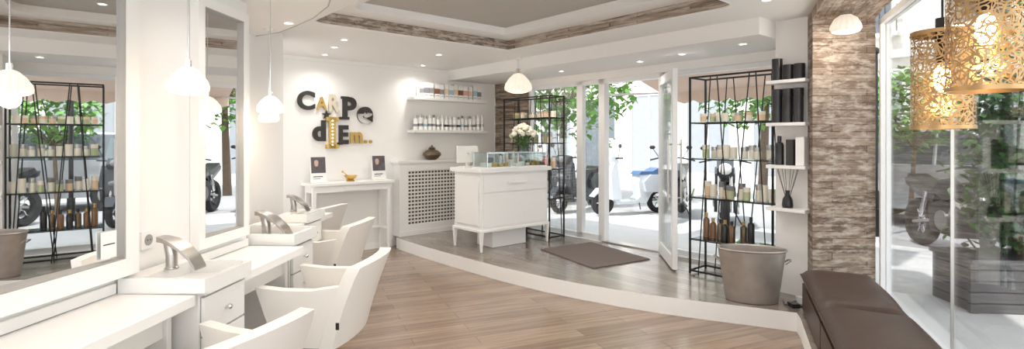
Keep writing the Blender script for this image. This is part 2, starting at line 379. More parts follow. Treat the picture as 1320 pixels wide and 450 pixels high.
b.cyl((2.695,-.0145,.995),(2.695,-.0155,.995),.004,BLKP,k=8);b.cyl((2.715,-.0145,.995),(2.715,-.0155,.995),.004,BLKP,k=8); b.done('wall_socket',bevel=.003)

# ------------------------------------------------------------ styling chairs
def chair(x,y,rot):
    b=B()
    w=.27
    b.box(-.25,.17,-w+.06,w-.06,.33,.40,LEATH)
    b.box(-.27,.15,-w+.055,w-.055,.40,.50,LEATH)
    for sg in (-1,1):
        y0,y1=(sg*w-.03,sg*w+.03)
        b.pxz([(-.30,.665),(-.14,.650),(.02,.65),(.20,.68),(.145,.33),(-.17,.33),(-.215,.42)],y0,y1,LEATH)
    N=8; v=[];f=[]
    for j,(z,xo) in enumerate(((.32,.12),(.45,.155),(.60,.205),(.73,.255),(.795,.28))):
        for side in (0,1):
            for i in range(N+1):
                t=i/N*2-1; ww=(w+.035)*(1-.05*(j==4))
                xx=xo-.05*t*t + (.075 if side else 0)
                v.append((xx,t*ww,z-(.012*t*t if j==4 else 0)))
    R=5;K=N+1
    def idx(j,s,i): return j*2*K+s*K+i
    for j in range(R-1):
        for i in range(N):
            f.append((idx(j,0,i),idx(j+1,0,i),idx(j+1,0,i+1),idx(j,0,i+1)))
            f.append((idx(j,1,i),idx(j,1,i+1),idx(j+1,1,i+1),idx(j+1,1,i)))
        f.append((idx(j,0,0),idx(j,1,0),idx(j+1,1,0),idx(j+1,0,0)))
        f.append((idx(j,0,N),idx(j+1,0,N),idx(j+1,1,N),idx(j,1,N)))
    for i in range(N):
        f.append((idx(0,0,i),idx(0,0,i+1),idx(0,1,i+1),idx(0,1,i)))
        f.append((idx(R-1,0,i),idx(R-1,1,i),idx(R-1,1,i+1),idx(R-1,0,i+1)))
    b.add(v,f,LEATH)
    b.box(.17,.19,-w-.037,-w-.0349,.44,.48,BLKP)
    b.cyl((-.04,0,.33),(-.04,0,.28),.09,BLKP,k=24); b.cyl((-.04,0,.28),(-.04,0,.05),.03,CHROME,k=20); b.cyl((-.04,0,.15),(-.04,0,.05),.045,CHROME,k=20)
    b.lathe([(.0,.05),(.06,.048),(.23,.022),(.24,.012),(.24,.002),(0,.002)],(-.04,0,0),CHROME,k=36)
    b.tube([(-.04,-.03,.2),(-.04,-.16,.19),(-.08,-.2,.19)],.007,CHROME)
    M=Matrix.Translation((x,y,0))@Matrix.Rotation(rot,4,'Z')
    return b.done('styling_chair',M,bevel=.014,seg=3)
chair(-1.22,2.10,math.radians(-20))
chair(-1.13,3.30,math.radians(-4))
chair(-1.60,4.72,math.radians(-6))
chair(-2.20,5.80,math.radians(-12))

# ------------------------------------------------------------ reception desk
FDk=frame((-.368,6.35,0),e,eo)
b=B(FDk); L=1.14;D=.6
b.box(.02,L-.02,.02,D-.02,.40,1.10,LACQ)
b.box(-.02,L+.02,-.02,D+.02,1.10,1.15,LACQ)
b.box(.0,L,.0,D,.385,.415,LACQ)
b.box(.05,L-.05,.008,.02,.86,1.07,LACQ); b.box(.05,L-.05,.012,.02,.44,.84,LACQ)
b.box(.42,.72,-.02,.008,.955,.985,LACQ)
b.box(.004,.02,.06,D-.06,.46,1.06,LACQ)
for px in (0,L-.05):
    for py in (0,D-.05):
        b.frus((px+.014,px+.036,py+.014,py+.036),(px,px+.05,py,py+.05),.152,.40,LACQ)
b.box(.30,.86,.16,.48,.152,.385,LACQ)
b.done('reception_desk',bevel=.005)
b=B(FDk)
x0,x1,y0,y1=.10,1.10,.01,.30; zt=1.335
b.box(x0,x1,y0,y1,1.151,1.165,LACQ)
for a in ((x0,x1,y0,y0+.006),(x0,x1,y1-.006,y1),(x0,x0+.006,y0,y1),(x1-.006,x1,y0,y1)): b.box(*a,1.165,zt,GLASSD)
b.box(x0,x1,y0,y1,zt,zt+.008,GLASSD)
for xx in (x0,x1-.012,(x0+x1)/2-.006):
    for yy in (y0,y1-.012): b.box(xx,xx+.012,yy-.001,yy+.013,1.165,zt,CHROME)
for yy in (y0-.001,y1-.01): b.box(x0,x1,yy,yy+.011,zt-.004,zt+.01,CHROME)
for i in range(10):
    x=x0+.06+i*.09; b.box(x,x+.055,y0+.06,y0+.13,1.166,1.166+random.uniform(.03,.09),random.choice([GOLD,CERAM,CERAM,FAC]))
b.done('glass_display_case')
b=B(FDk); b.box(.05,.25,.42,.55,1.151,1.165,LACQ); b.box(.13,.17,.47,.49,1.165,1.25,LACQ); b.box(-.02,.30,.455,.475,1.21,1.42,LACQ); b.box(0,.28,.475,.478,1.23,1.40,BLKP); b.ball((.14,.454,1.32),.018,CHROME); b.done('desktop_monitor',bevel=.004)
b=B(FDk); b.box(.38,.50,.40,.52,1.151,1.20,LACQ); b.box(.39,.49,.37,.39,1.18,1.27,BLKP); b.done('card_terminal',bevel=.005)
def bottle(b,x,y,z,h,r,body,capm,T=None):
    b.lathe([(0,0),(r,0),(r,h*.68),(r*.8,h*.76),(r*.4,h*.79),(r*.4,h*.84)],(x,y,z),body,k=14,T=T)
    b.lathe([(r*.48,h*.82),(r*.48,h),(0,h)],(x,y,z),capm,k=12,T=T)
def jar(b,x,y,z,h,r,body,capm,T=None):
    b.lathe([(0,0),(r,0),(r,h*.65),(0,h*.65)],(x,y,z),body,k=16,T=T); b.lathe([(r*1.03,h*.65),(r*1.03,h),(0,h)],(x,y,z),capm,k=16,T=T)
AMB=mat('amber_glass',(.20,.10,.05),.2,var=.2); GRN=mat('olive_label',(.46,.50,.30),.5,var=.1); PINK=mat('pink_label',(.65,.38,.35),.5,var=.1)
BLU=mat('pale_blue_label',(.35,.55,.66),.5,var=.1); CRM=mat('cream_label',(.84,.78,.68),.5,var=.05); GRY=mat('silver_cap',(.45,.45,.45),.3,.7)
ORA=mat('apricot_label',(.78,.56,.38),.5,var=.1); RED=mat('red_label',(.55,.08,.06),.5,var=.1); DGR=mat('grey_label',(.22,.22,.23),.5,var=.1)
b=B(FDk)
for i in range(6): bottle(b,.62+i*.055,.45+random.uniform(-.03,.03),1.151,random.uniform(.16,.24),.020,random.choice([AMB,DGR,CERAM,CERAM]),random.choice([BLKP,GOLD]))
b.done('desk_bottles')
b=B(FDk)
vx,vy,vz=1.04,.40,1.151
b.lathe([(0,.0),(.045,.0),(.05,.01),(.047,.12),(.06,.26),(.056,.26),(.043,.12),(.044,.015),(0,.012)],(vx,vy,vz),GLASSG,k=24)
ROSE=mat('rose_petal',(.90,.88,.78),.6,var=.05); STEM=mat('stem_green',(.10,.22,.06),.6,var=.2)
for i in range(24):
    a=i*2.4; rr=.185*math.sqrt(i/23); hx=vx+rr*math.cos(a); hy=vy+rr*.8*math.sin(a); hz=vz+.54-rr*rr*4+random.uniform(-.02,.02)
    b.tube([(vx-.2*(hx-vx),vy-.2*(hy-vy),vz+.03),(vx+.2*(hx-vx),vy+.2*(hy-vy),vz+.25),(hx,hy,hz)],.003,STEM,k=5)
    b.ball((hx,hy,hz+.005),(.028,.028,.034),ROSE,k=8)
    for k2 in range(5):
        t=k2*2*math.pi/5+i; R=Matrix.Translation((hx+.019*math.cos(t),hy+.019*math.sin(t),hz))@Matrix.Rotation(t,4,'Z')@Matrix.Rotation(.35,4,'Y')
        b.ball((0,0,0),(.012,.028,.034),ROSE,k=8,T=R)
for i in range(150):
    a=random.uniform(0,6.28); rr=random.uniform(.05,.2); z=vz+random.uniform(.25,.47)
    R=Matrix.Translation((vx+rr*math.cos(a),vy+rr*.8*math.sin(a),z))@Matrix.Rotation(a,4,'Z')@Matrix.Rotation(random.uniform(-.6,.9),4,'Y')
    b.add([(0,0,0),(.03,.018,.005),(.07,0,0),(.03,-.018,.005)],[(0,1,2,3)],LEAF,T=R)
b.done('rose_bouquet_vase',recalc=False)

# ------------------------------------------------------------ radiator cover
b=B(FB)
rx0,rx1=.02,1.22; d=-.2
b.box(rx0-.03,rx1+.03,d-.02,-.001,1.17,1.205,LACQ)
b.box(rx0,rx1,d+.03,d+.035,.2,1.15,LATT)
b.box(rx0,rx0+.14,d,d+.03,.152,1.17,LACQ); b.box(rx1-.14,rx1,d,d+.03,.152,1.17,LACQ)
b.box(rx0+.14,rx1-.14,d,d+.03,1.06,1.17,LACQ); b.box(rx0+.14,rx1-.14,d,d+.03,.152,.30,LACQ)
b.box(rx0,rx0+.025,d+.03,-.001,.152,1.17,LACQ); b.box(rx1-.025,rx1,d+.03,-.001,.152,1.17,LACQ)
nx,nz=17,15
for i in range(nx+1):
    x=rx0+.14+(rx1-rx0-.28)*i/nx; b.box(x-.008,x+.008,d+.014,d+.024,.30,1.06,LEATH)
for j in range(nz+1):
    z=.30+.76*j/nz; b.box(rx0+.14,rx1-.14,d+.012,d+.022,z-.012,z+.012,LEATH)
b.box(rx0-.01,rx1+.01,d-.01,d,.152,.22,LACQ)
b.done('radiator_cover',bevel=.003)
b=B(FB); b.lathe([(0,0),(.06,0),(.10,.03),(.135,.07),(.13,.10),(.09,.135),(.05,.15),(.045,.16),(.06,.17),(.05,.172),(.035,.16),(0,.16)],(.58,-.14,1.206),BRONZE,k=32)
b.lathe([(.05,.172),(.03,.19),(.012,.195),(.015,.21),(0,.215)],(.58,-.14,1.206),BRONZE,k=20); b.done('bronze_urn')

# ------------------------------------------------------------ console table
b=B(FB)
cx0,cx1=-1.26,-.13; cd=-.34
b.box(cx0,cx1,cd,-.015,.925,.96,LACQ); b.box(cx0+.04,cx1-.04,cd+.03,-.03,.84,.925,LACQ)
for x in (cx0+.04,cx1-.09):
    for y in (cd+.03,-.08):
        b.frus((x+.012,x+.038,y+.012,y+.038),(x,x+.05,y,y+.05),.002,.86,LACQ)
b.box(cx0+.06,cx1-.06,-.10,-.07,.30,.33,LACQ); b.box(cx0+.055,cx0+.085,cd+.05,-.07,.30,.33,LACQ); b.box(cx1-.085,cx1-.055,cd+.05,-.07,.30,.33,LACQ)
b.box((cx0+cx1)/2-.12,(cx0+cx1)/2+.12,cd+.022,cd+.03,.855,.915,LACQ)
b.done('console_table',bevel=.004)
CARDM=mat('poster_dark',(.10,.09,.10),.5,var=.6,scale=14); CARD2=mat('poster_skin',(.55,.38,.30),.5,var=.3,scale=10)
for x in (-1.10,-.28):
    T=Matrix.Translation((x,-.2,.963))@Matrix.Rotation(-.12,4,'X')
    b=B(FB@T); b.box(-.10,.10,0,.012,0,.33,LACQ); b.box(-.09,.09,-.003,0,.12,.32,CARDM)
    b.lathe([(0,0),(.020,.01),(.028,.05),(.022,.075),(0,.085)],(0,0,0),CARD2,k=16,T=Matrix.Translation((-.025,-.0035,.20))@Matrix.Diagonal((1,.05,1,1)))
    b.box(-.07,.05,-.003,0,.07,.08,BLKP); b.box(-.07,.02,-.003,0,.045,.052,DGR)
    b.box(-.03,.03,.012,.10,0,.004,LACQ); b.done('poster_stand')
b=B(FB); c=(-.68,-.18,.961)
b.lathe([(0,0),(.05,.0),(.055,.01),(.035,.02),(.07,.045),(.085,.075),(.08,.077),(.06,.045),(.02,.03),(0,.03)],c,GOLD,k=28)
b.cyl((c[0]-.0,c[1],c[2]+.04),(c[0]-.10,c[1]+.02,c[2]+.125),.006,GOLD); b.ball((c[0]-.10,c[1]+.02,c[2]+.125),.014,GOLD); b.done('singing_bowl')

# ------------------------------------------------------------ lettering
par=bpy.data.objects.new('wall_lettering',None); S.collection.objects.link(par)
def letter(ch,s,z,hgt,wid,m,off=.02,serif=False):
    cu=bpy.data.curves.new('l','FONT'); cu.body=ch; cu.size=1; cu.extrude=.05; cu.offset=off; cu.align_x='CENTER'
    o=bpy.data.objects.new('l',cu); S.collection.objects.link(o)
    me=bpy.data.meshes.new_from_object(o.evaluated_get(bpy.context.evaluated_depsgraph_get())); bpy.data.objects.remove(o)
    xs=[v.co.x for v in me.vertices]; ys=[v.co.y for v in me.vertices]
    x0,x1,y0,y1=min(xs),max(xs),min(ys),max(ys)
    for v in me.vertices:
        v.co=Vector(((v.co.x-(x0+x1)/2)/(x1-x0)*wid,(v.co.y-y0)/(y1-y0)*hgt,v.co.z*.3))
    me.materials.clear(); me.materials.append(m)
    o=bpy.data.objects.new('letter_'+ch.replace('.','dot'),me); S.collection.objects.link(o)
    p=Vector((-1.7,7.55,0))+e*s-eo*.02+Vector((0,0,z))
    o.matrix_world=frame(p,e,Vector((0,0,1))); o.parent=par
    return o
def slab(s,z,w,h,m,nm='letter_serif'):
    b=B(); b.box(-w/2,w/2,0,h,-.0155,.0155,m); o=b.done(nm); o.matrix_world=frame(Vector((-1.7,7.55,0))+e*s-eo*.02+Vector((0,0,z)),e,Vector((0,0,1))); o.parent=par
letter('C',-1.195,1.875,.24,.22,DARKL,.035)
letter('A',-1.00,1.885,.165,.135,GOLD,.03)
letter('R',-.835,1.86,.23,.15,CREAML,.04)
letter('P',-.625,1.775,.29,.19,DARKL,.035)
slab(-.695,1.765,.13,.035,DARKL); slab(-.69,2.04,.10,.03,DARKL)
letter('e',-.405,1.715,.23,.225,DARKL,.055)
letter('d',-1.03,1.48,.27,.17,DARKL,.04)
slab(-.86,1.385,.17,.055,GOLD); slab(-.86,1.74-.0,.17,.055,GOLD); slab(-.86,1.385,.085,.40,GOLD,'letter_I')
letter('E',-.705,1.44,.25,.13,DARKL,.045)
slab(-.755,1.432,.07,.03,DARKL)
letter('m',-.53,1.45,.15,.17,GOLD,.045)
letter('.',-.395,1.45,.045,.045,GOLD,.03); letter('.',-.325,1.45,.045,.045,GOLD,.03)
b=B(); pts=[]
for i in range(10):
    r=.062 if i%2==0 else .026; a=math.pi/2+i*math.pi/5; pts.append((r*math.cos(a),r*math.sin(a)))
b.prism(pts,0,.025,DARKL); o=b.done('star_shape'); o.matrix_world=frame(Vector((-1.7,7.55,1.82))+e*(-.935)-eo*.004,e,Vector((0,0,1))); o.parent=par
b=B()
for i in range(8): b.ball((0,.045+.045*i,.018),.009,SPOTE,k=6)
o=b.done('letter_bulbs'); o.matrix_world=frame(Vector((-1.7,7.55,1.385))+e*(-.86)-eo*.02,e,Vector((0,0,1))); o.parent=par

# ------------------------------------------------------------ wall shelves
for z,kind in ((2.11,0),(1.64,1)):
    b=B(FB); b.box(.25,1.58,-.2,-.001,z-.04,z,LACQ); b.done('wall_shelf',bevel=.003)
    b=B(FB)
    x=.38 if kind==0 else .29
    while x<1.50:
        if kind==0:
            h=random.choice([.2,.21,.22]); w=random.choice([.065,.075,.085])
            b.box(x,x+w,-.14,-.05,z+.002,z+h,CERAM); b.box(x-.0005,x+w+.0005,-.141,-.13,z+h*.30,z+h*.66,random.choice([BLU,PINK,DGR,ORA,GRY,DGR,AMB]))
            b.box(x+.01,x+w-.01,-.1415,-.13,z+h*.14,z+h*.18,DGR)
            x+=w+random.choice([.004,.008,.02])
        else:
            r=random.choice([.030,.034,.038]); h=random.choice([.2,.22,.24])
            b.lathe([(0,0),(r,0),(r,h*.74),(r*.9,h*.78),(r*.55,h*.80),(r*.55,h*.84)],(x+r,-.11,z+.002),CERAM,k=16)
            b.lathe([(r*.62,h*.83),(r*.62,h),(0,h)],(x+r,-.11,z+.002),random.choice([DGR,CERAM,GRY,CERAM]),k=14)
            b.lathe([(r*1.01,h*.25),(r*1.01,h*.42)],(x+r,-.11,z),random.choice([GRY,DGR,GRY,DGR,BLKP,BLU]),k=16)
            x+=2*r+.008
    b.done('haircare_boxes' if kind==0 else 'haircare_bottles',recalc=(kind==0))

# ------------------------------------------------------------ black display racks
def rack(F,W,D,base,zs,htop):
    b=B(F); r=.0085
    for x in (0,W):
        for y in (0,D): b.box(x-r,x+r,y-r,y+r,base,base+htop,BLACK)
    for z in (base+htop-r,base+.03):
        for y in (0,D): b.box(0,W,y-r*.8,y+r*.8,z-r,z+r,BLACK)
        for x in (0,W): b.box(x-r*.8,x+r*.8,0,D,z-r,z+r,BLACK)
    for z in zs:
        for y in (0,D): b.box(0,W,y-.005,y+.005,z-.010,z,BLACK)
        for x in (0,W): b.box(x-.005,x+.005,0,D,z-.010,z,BLACK)
        b.box(.01,W-.01,.01,D-.01,z,z+.006,GLASSG)
    t=base+htop
    for y in (0-.012,D+.012):
        b.cyl((W*.28,y,t),(W*.12,y,base),.006,BLACK,k=8); b.cyl((W*.36,y,t),(W*.55,y,base),.006,BLACK,k=8)
        b.cyl((W*.75,y,t),(W*.52,y,base),.006,BLACK,k=8); b.cyl((W*.82,y,t),(W*.95,y,base),.006,BLACK,k=8)
    return b.done('display_rack')
def rackprods(F,W,D,zs,seed,name):
    random.seed(seed)
    for k,z in enumerate(zs):
        b=B(F); x=.05
        while x<W-.07:
            yy=random.uniform(.08,D-.08); zz=z+.007
            if k==0: r=random.choice([.030,.036]); jar(b,x+r,yy,zz,.085,r,random.choice([GRN,CRM,ORA,CRM]),random.choice([GRY,ORA,CRM]))
            elif k==1: r=.034; jar(b,x+r,yy,zz,random.choice([.11,.13]),r,random.choice([CRM,GRN,CRM,ORA]),random.choice([GRY,CRM]))
            elif k==2: r=.032; jar(b,x+r,yy,zz,random.choice([.12,.15]),r,random.choice([GRN,CRM,CRM,ORA]),random.choice([GRY,CRM,DGR]))
            else: r=.032; bottle(b,x+r,yy,zz,random.choice([.20,.25]),r,random.choice([AMB,BRONZE,BLKP]),random.choice([BLKP,GOLD]))
            if k==3 and x>W*.55: break
            x+=2*r+random.choice([.008,.014])
        b.done(name,recalc=False)
FR=frame((1.80,5.42,0),g,n)
rack(FR,.82,.30,.152,(1.67,1.31,.92,.50),1.98); rackprods(FR,.82,.30,(1.67,1.31,.92,.50),3,'cosmetic_jars')
FR2=FS@Matrix.Translation((-1.5,-.42,0))
rack(FR2,.95,.28,.152,(1.80,1.45,1.10,.70),1.95); rackprods(FR2,.95,.28,(1.80,1.45,1.10,.70),5,'cosmetic_jars')

# ------------------------------------------------------------ pier shelves
FP=frame((2.35,4.78,0),Vector((.60,-.80,0)),Vector((.80,.60,0)))
zs=(2.01,1.645,1.28,.915)
for z in zs:
    b=B(FP); b.box(.0,.33,-.17,-.005,z-.028,z,LACQ); b.done('pier_shelf',bevel=.002)
b=B(FP)
for i in range(3): jar(b,.06+i*.095,-.09,zs[0]+.002,.13 if i else .19,.042,BLKP,BLKP)
b.done('black_jars',recalc=False)
b=B(FP)
for i in range(3):
    b.lathe([(0,0),(.04,0),(.04,.22),(.042,.225),(.042,.29),(0,.295)],(.06+i*.09,-.09,zs[1]+.002+.0),BLKP,k=18)
b.done('black_bottles',recalc=False)
b=B(FP); bottle(b,.08,-.09,zs[2]+.002,.25,.035,BLKP,BLKP); b.box(.15,.21,-.12,-.06,zs[2]+.002,zs[2]+.22,BLKP); b.box(.24,.31,-.14,-.05,zs[2]+.002,zs[2]+.24,CERAM); b.done('black_haircare',recalc=False)
b=B(FP); b.lathe([(0,0),(.04,0),(.045,.02),(.04,.07),(.018,.11),(.018,.14),(.022,.145)],(.15,-.09,zs[3]+.002),BLKP,k=20)
for i in range(8):
    a=i*.8; b.cyl((.15,-.09,zs[3]+.03),(.15+.09*math.cos(a),-.09+.06*math.sin(a),zs[3]+.33),.002,BLKP,k=5)
b.done('reed_diffuser',recalc=False)
b=B(); b.tube([(2.44,4.50,.157),(2.30,4.42,.158),(2.34,4.30,.157),(2.22,4.36,.158),(2.26,4.46,.157)],.006,BLKP); b.box(2.24,2.30,4.28,4.36,.152,.185,BLKP); b.box(2.36,2.41,4.40,4.46,.152,.2,CERAM); b.done('power_adapter')

b=B()
prof=[(.155,0),(.16,.004),(.205,.43),(.215,.44),(.21,.45),(.198,.44),(.155,.03),(0,.025)]
b.lathe(prof,(0,0,0),ZINC,k=40); b.lathe([(0,.002),(.155,0)],(0,0,0),ZINC,k=40)
for sg in (-1,1): 
    b.tube([(sg*.195,-.05,.33),(sg*.225,-.045,.36),(sg*.23,0,.365),(sg*.225,.045,.36),(sg*.195,.05,.33)],.006,ZINC)
b.done('zinc_tub',Matrix.Translation((2.01,4.50,.152))@Matrix.Rotation(-.3,4,'Z')@Matrix.Diagonal((1.28,.80,.98,1)))

# ------------------------------------------------------------ bench : pillowed leather cushions
Fb=frame((2.29,4.24,0),Vector((-.387,-.922,0)),Vector((.922,-.387,0)))
b=B(Fb)
b.box(0.0,3.0,.02,.46,.152,.37,BROWN)
for i in range(3):
    xa,xb=i*1.0+.004,i*1.0+.996; ya,yb=-.005,.475; NX,NY=24,14
    v=[];f=[]
    def edge(t): return (1-abs(2*t-1)**8)
    for side in (0,1):
        for j in range(NY+1):
            for k in range(NX+1):
                u,w_=k/NX,j/NY; hgt=(edge(u)*edge(w_))**.5
                zz=.435+.068*hgt if side==0 else .435-.06*hgt
                if side==0: zz+=.006*math.sin(7*u+1.3*i)*math.sin(5*w_+i)*hgt
                v.append((xa+(xb-xa)*u,ya+(yb-ya)*w_,zz))
    K=(NX+1)*(NY+1)
    for j in range(NY):
        for k in range(NX):
            a0=j*(NX+1)+k; f.append((a0,a0+1,a0+NX+2,a0+NX+1)); f.append((K+a0,K+a0+NX+1,K+a0+NX+2,K+a0+1))
    b.add(v,f,BROWN)
    per=[(xa,ya,.435),(xb,ya,.435),(xb,yb,.435),(xa,yb,.435),(xa,ya,.435)]; b.tube(per,.006,BROWN,k=8)
    b.box(xa+.01,xb-.01,.004,.03,.17,.37,BROWN)
b.done('upholstered_bench',ang=60)

# ------------------------------------------------------------ lamps
def plight(x,y,z,w,r=.06,col=(1,.94,.87),name='lamp_light'):
    L=bpy.data.lights.new(name,'POINT'); L.energy=w; L.shadow_soft_size=r; L.color=col
    o=bpy.data.objects.new(name,L); o.location=(x,y,z); S.collection.objects.link(o); return o
def pendant(x,y,z,R,zt,w=5.5):
    b=B(); k=R/.08
    b.lathe([(.014*k,.062*k),(.03*k,.055*k),(.055*k,.03*k),(.074*k,0),(.08*k,-.022*k),(.078*k,-.04*k),(.06*k,-.05*k),(.04*k,-.055*k)],(x,y,z),OPAL,k=108,rib=.05,nr=18)
    b.cyl((x,y,z+.05*k),(x,y,z+.09*k),.013*k,CHROME,k=16); b.cyl((x,y,z+.09*k),(x,y,zt-.012),.003,CHROME,k=6); b.cyl((x,y,zt-.02),(x,y,zt-.0005),.04,LACQ,k=20)
    b.ball((x,y,z-.01),.02*k,OPAL)
    o=b.done('pendant_lamp',recalc=False)
    plight(x,y,z-.07*k,w,.04,(1,.76,.54)); return o
pendant(-1.39,2.30,1.75,.08,2.42)
pendant(-1.56,3.46,1.72,.08,2.42)
pendant(-2.02,4.45,1.70,.08,2.42)
pendant(.08,6.9,2.22,.17,2.55,7)
b=B(); x,y=2.54,4.08
b.cyl((x,y,2.474),(x,y,2.445),.045,CHROME,k=20); b.lathe([(.04,2.445),(.075,2.42),(.10,2.37),(.105,2.345),(.09,2.32),(.05,2.31)],(x,y,0),OPAL,k=96,rib=.045,nr=16)
b.done('ceiling_lamp',recalc=False); plight(x,y,2.27,6,col=(1,.88,.74))
def perf(x,y,zb,h,R,zt):
    b=B()
    b.lathe([(R,0),(R,h)],(0,0,0),LACE,k=72)
    for z in (0,h-.014): b.lathe([(R-.002,z),(R+.003,z),(R+.003,z+.014),(R-.002,z+.014),(R-.002,z)],(0,0,0),BRASS,k=72)
    b.lathe([(R,h),(.02,h+.008)],(0,0,0),BRASS,k=60)
    b.cyl((0,0,h),(0,0,h+.05),.022,BLACK); b.cyl((0,0,h-.12),(0,0,h),.022,BLACK)
    b.cyl((0,0,h+.05),(0,0,zt-zb),.004,BLACK,k=8); b.ball((0,0,h*.52),(.028,.028,.055),BULB,k=14)
    b.done('perforated_pendant_lamp',Matrix.Translation((x,y,zb)),recalc=False)
    plight(x,y,zb+h*.25,1.2,.03,(1,.75,.45))
perf(1.63,2.03,1.54,.37,.098,2.475)
perf(1.476,1.67,1.65,.37,.100,2.475)
def spot(x,y,z,w,ang=150,fix=True):
    b=B(); b.lathe([(.030,-.001),(.045,-.001),(.045,-.008),(.034,-.010),(.030,-.001)],(x,y,z),LACQ,k=24); b.cyl((x,y,z-.001),(x,y,z-.003),.030,SPOTE,k=20); b.done('recessed_spotlight',recalc=False)
    L=bpy.data.lights.new('spot_light','SPOT'); L.energy=w; L.spot_size=math.radians(ang); L.spot_blend=1; L.shadow_soft_size=.06; L.color=(1,.955,.89)
    o=bpy.data.objects.new('spot_light',L); o.location=(x,y,z-.03); S.collection.objects.link(o)
for x,y in ((-2.0,6.05),(-1.26,7.55),(-.52,7.9),(-2.3,6.6),(-1.75,5.6),(-.9,6.6),(.5,6.55)): spot(x,y,2.549,20)
for p in ((.9,-.4),(1.5,-.5),(2.2,-.6),(-.3,-.45)):
    q=FS@Vector((p[0],p[1],0)); spot(q.x,q.y,2.399,13)
for p in ((-.6,4.6),(.6,4.4),(0,3.7),(-.1,4.4)): spot(p[0],p[1],2.739,36)  # added fill: made-up tray fixtures that brighten the room
for x,y in ((-1.35,3.0),(-1.3,1.6),(-1.3,.4),(-1.75,4.2)): spot(x,y,2.419,12)
for x,y in ((.6,1.8),(1.2,2.6),(0.3,.5),(-.6,.6),(1.9,4.0)): spot(x,y,2.549,26)

# ------------------------------------------------------------ exterior
b=B(); b.prism([(-8.5,18.4),(-.3,8.95),(2.95,5.2),(3.2,4.95),(2.95,3.99),(.2,-2.5),(40,-2.5),(40,45),(-8.5,45)],-.1,.1,STONE); b.done('ground_pavement')
b=B(FS); b.box(-22,26,3.0,6.6,.101,.104,ASPH); b.done('road_asphalt')
def facade(name,F,x0,x1,h,seed,W=2.3):
    random.seed(seed); b=B(F); b.box(x0,x1,0,.4,.1,h,FAC)
    nfl=int((h-4)/3.1); x=x0+.8
    b.box(x0,x1,-.15,0,3.6,3.8,FAC)
    while x<x1-1.5:
        b.box(x,x+1.5,-.03,.02,.4,3.1,random.choice([WIND,SHOP,SHOP])); b.box(x-.08,x,-.06,.02,.1,3.2,LACQ); b.box(x+1.5,x+1.58,-.06,.02,.1,3.2,LACQ); b.box(x-.08,x+1.58,-.06,.02,3.1,3.25,LACQ)
        b.box(x+.72,x+.78,-.05,.0,.4,3.1,LACQ)
        for k in range(nfl):
            z=4.3+k*3.1
            b.box(x+.25,x+1.25,-.02,.02,z,z+2.0,WIND); b.box(x+.72,x+.78,-.04,0,z,z+2,LACQ)
            for a in ((x+.13,x+.25,z-.1,z+2.1),(x+1.25,x+1.37,z-.1,z+2.1),(x+.13,x+1.37,z+2.0,z+2.15)): b.box(a[0],a[1],-.07,.02,a[2],a[3],FAC)
            b.box(x+.05,x+1.45,-.3,0,z-.15,z-.05,FAC); b.box(x+.05,x+1.45,-.3,-.28,z+.75,z+.79,BLACK)
            for q in range(12): b.box(x+.06+q*.125,x+.075+q*.125,-.3,-.285,z-.05,z+.75,BLACK)
        x+=W
    b.done(name)
facade('building_facade',FS@Matrix.Translation((0,11.0,0)),-20,26,14,1)
def awning(F,x0,x1,d0,d1,z0,z1,m,drop=.18):
    b=B(F)
    b.add([(x0,d0,z0),(x1,d0,z0),(x1,d1,z1),(x0,d1,z1),(x0,d0,z0+.01),(x1,d0,z0+.01),(x1,d1,z1+.01),(x0,d1,z1+.01)],[(0,1,2,3),(4,7,6,5),(0,4,5,1),(1,5,6,2),(2,6,7,3),(3,7,4,0)],m)
    k=int((x1-x0)/.25)
    for i in range(k):
        a=x0+(x1-x0)*i/k; c=x0+(x1-x0)*(i+1)/k
        b.add([(a,d1,z1),(c,d1,z1),(c,d1,z1-drop*.75),((a+c)/2,d1,z1-drop),(a,d1,z1-drop*.75)],[(0,1,2,3,4)],m)
    for x in (x0+.1,x1-.1): b.cyl((x,d0,z0-.5),(x,d1,z1),.015,LACQ)
    b.done('street_awning',recalc=False)
awning(FS,-.1,2.6,.18,1.5,2.60,2.20,AWN)
awning(FW,-.2,5,.08,1.2,3.05,2.75,AWNW)
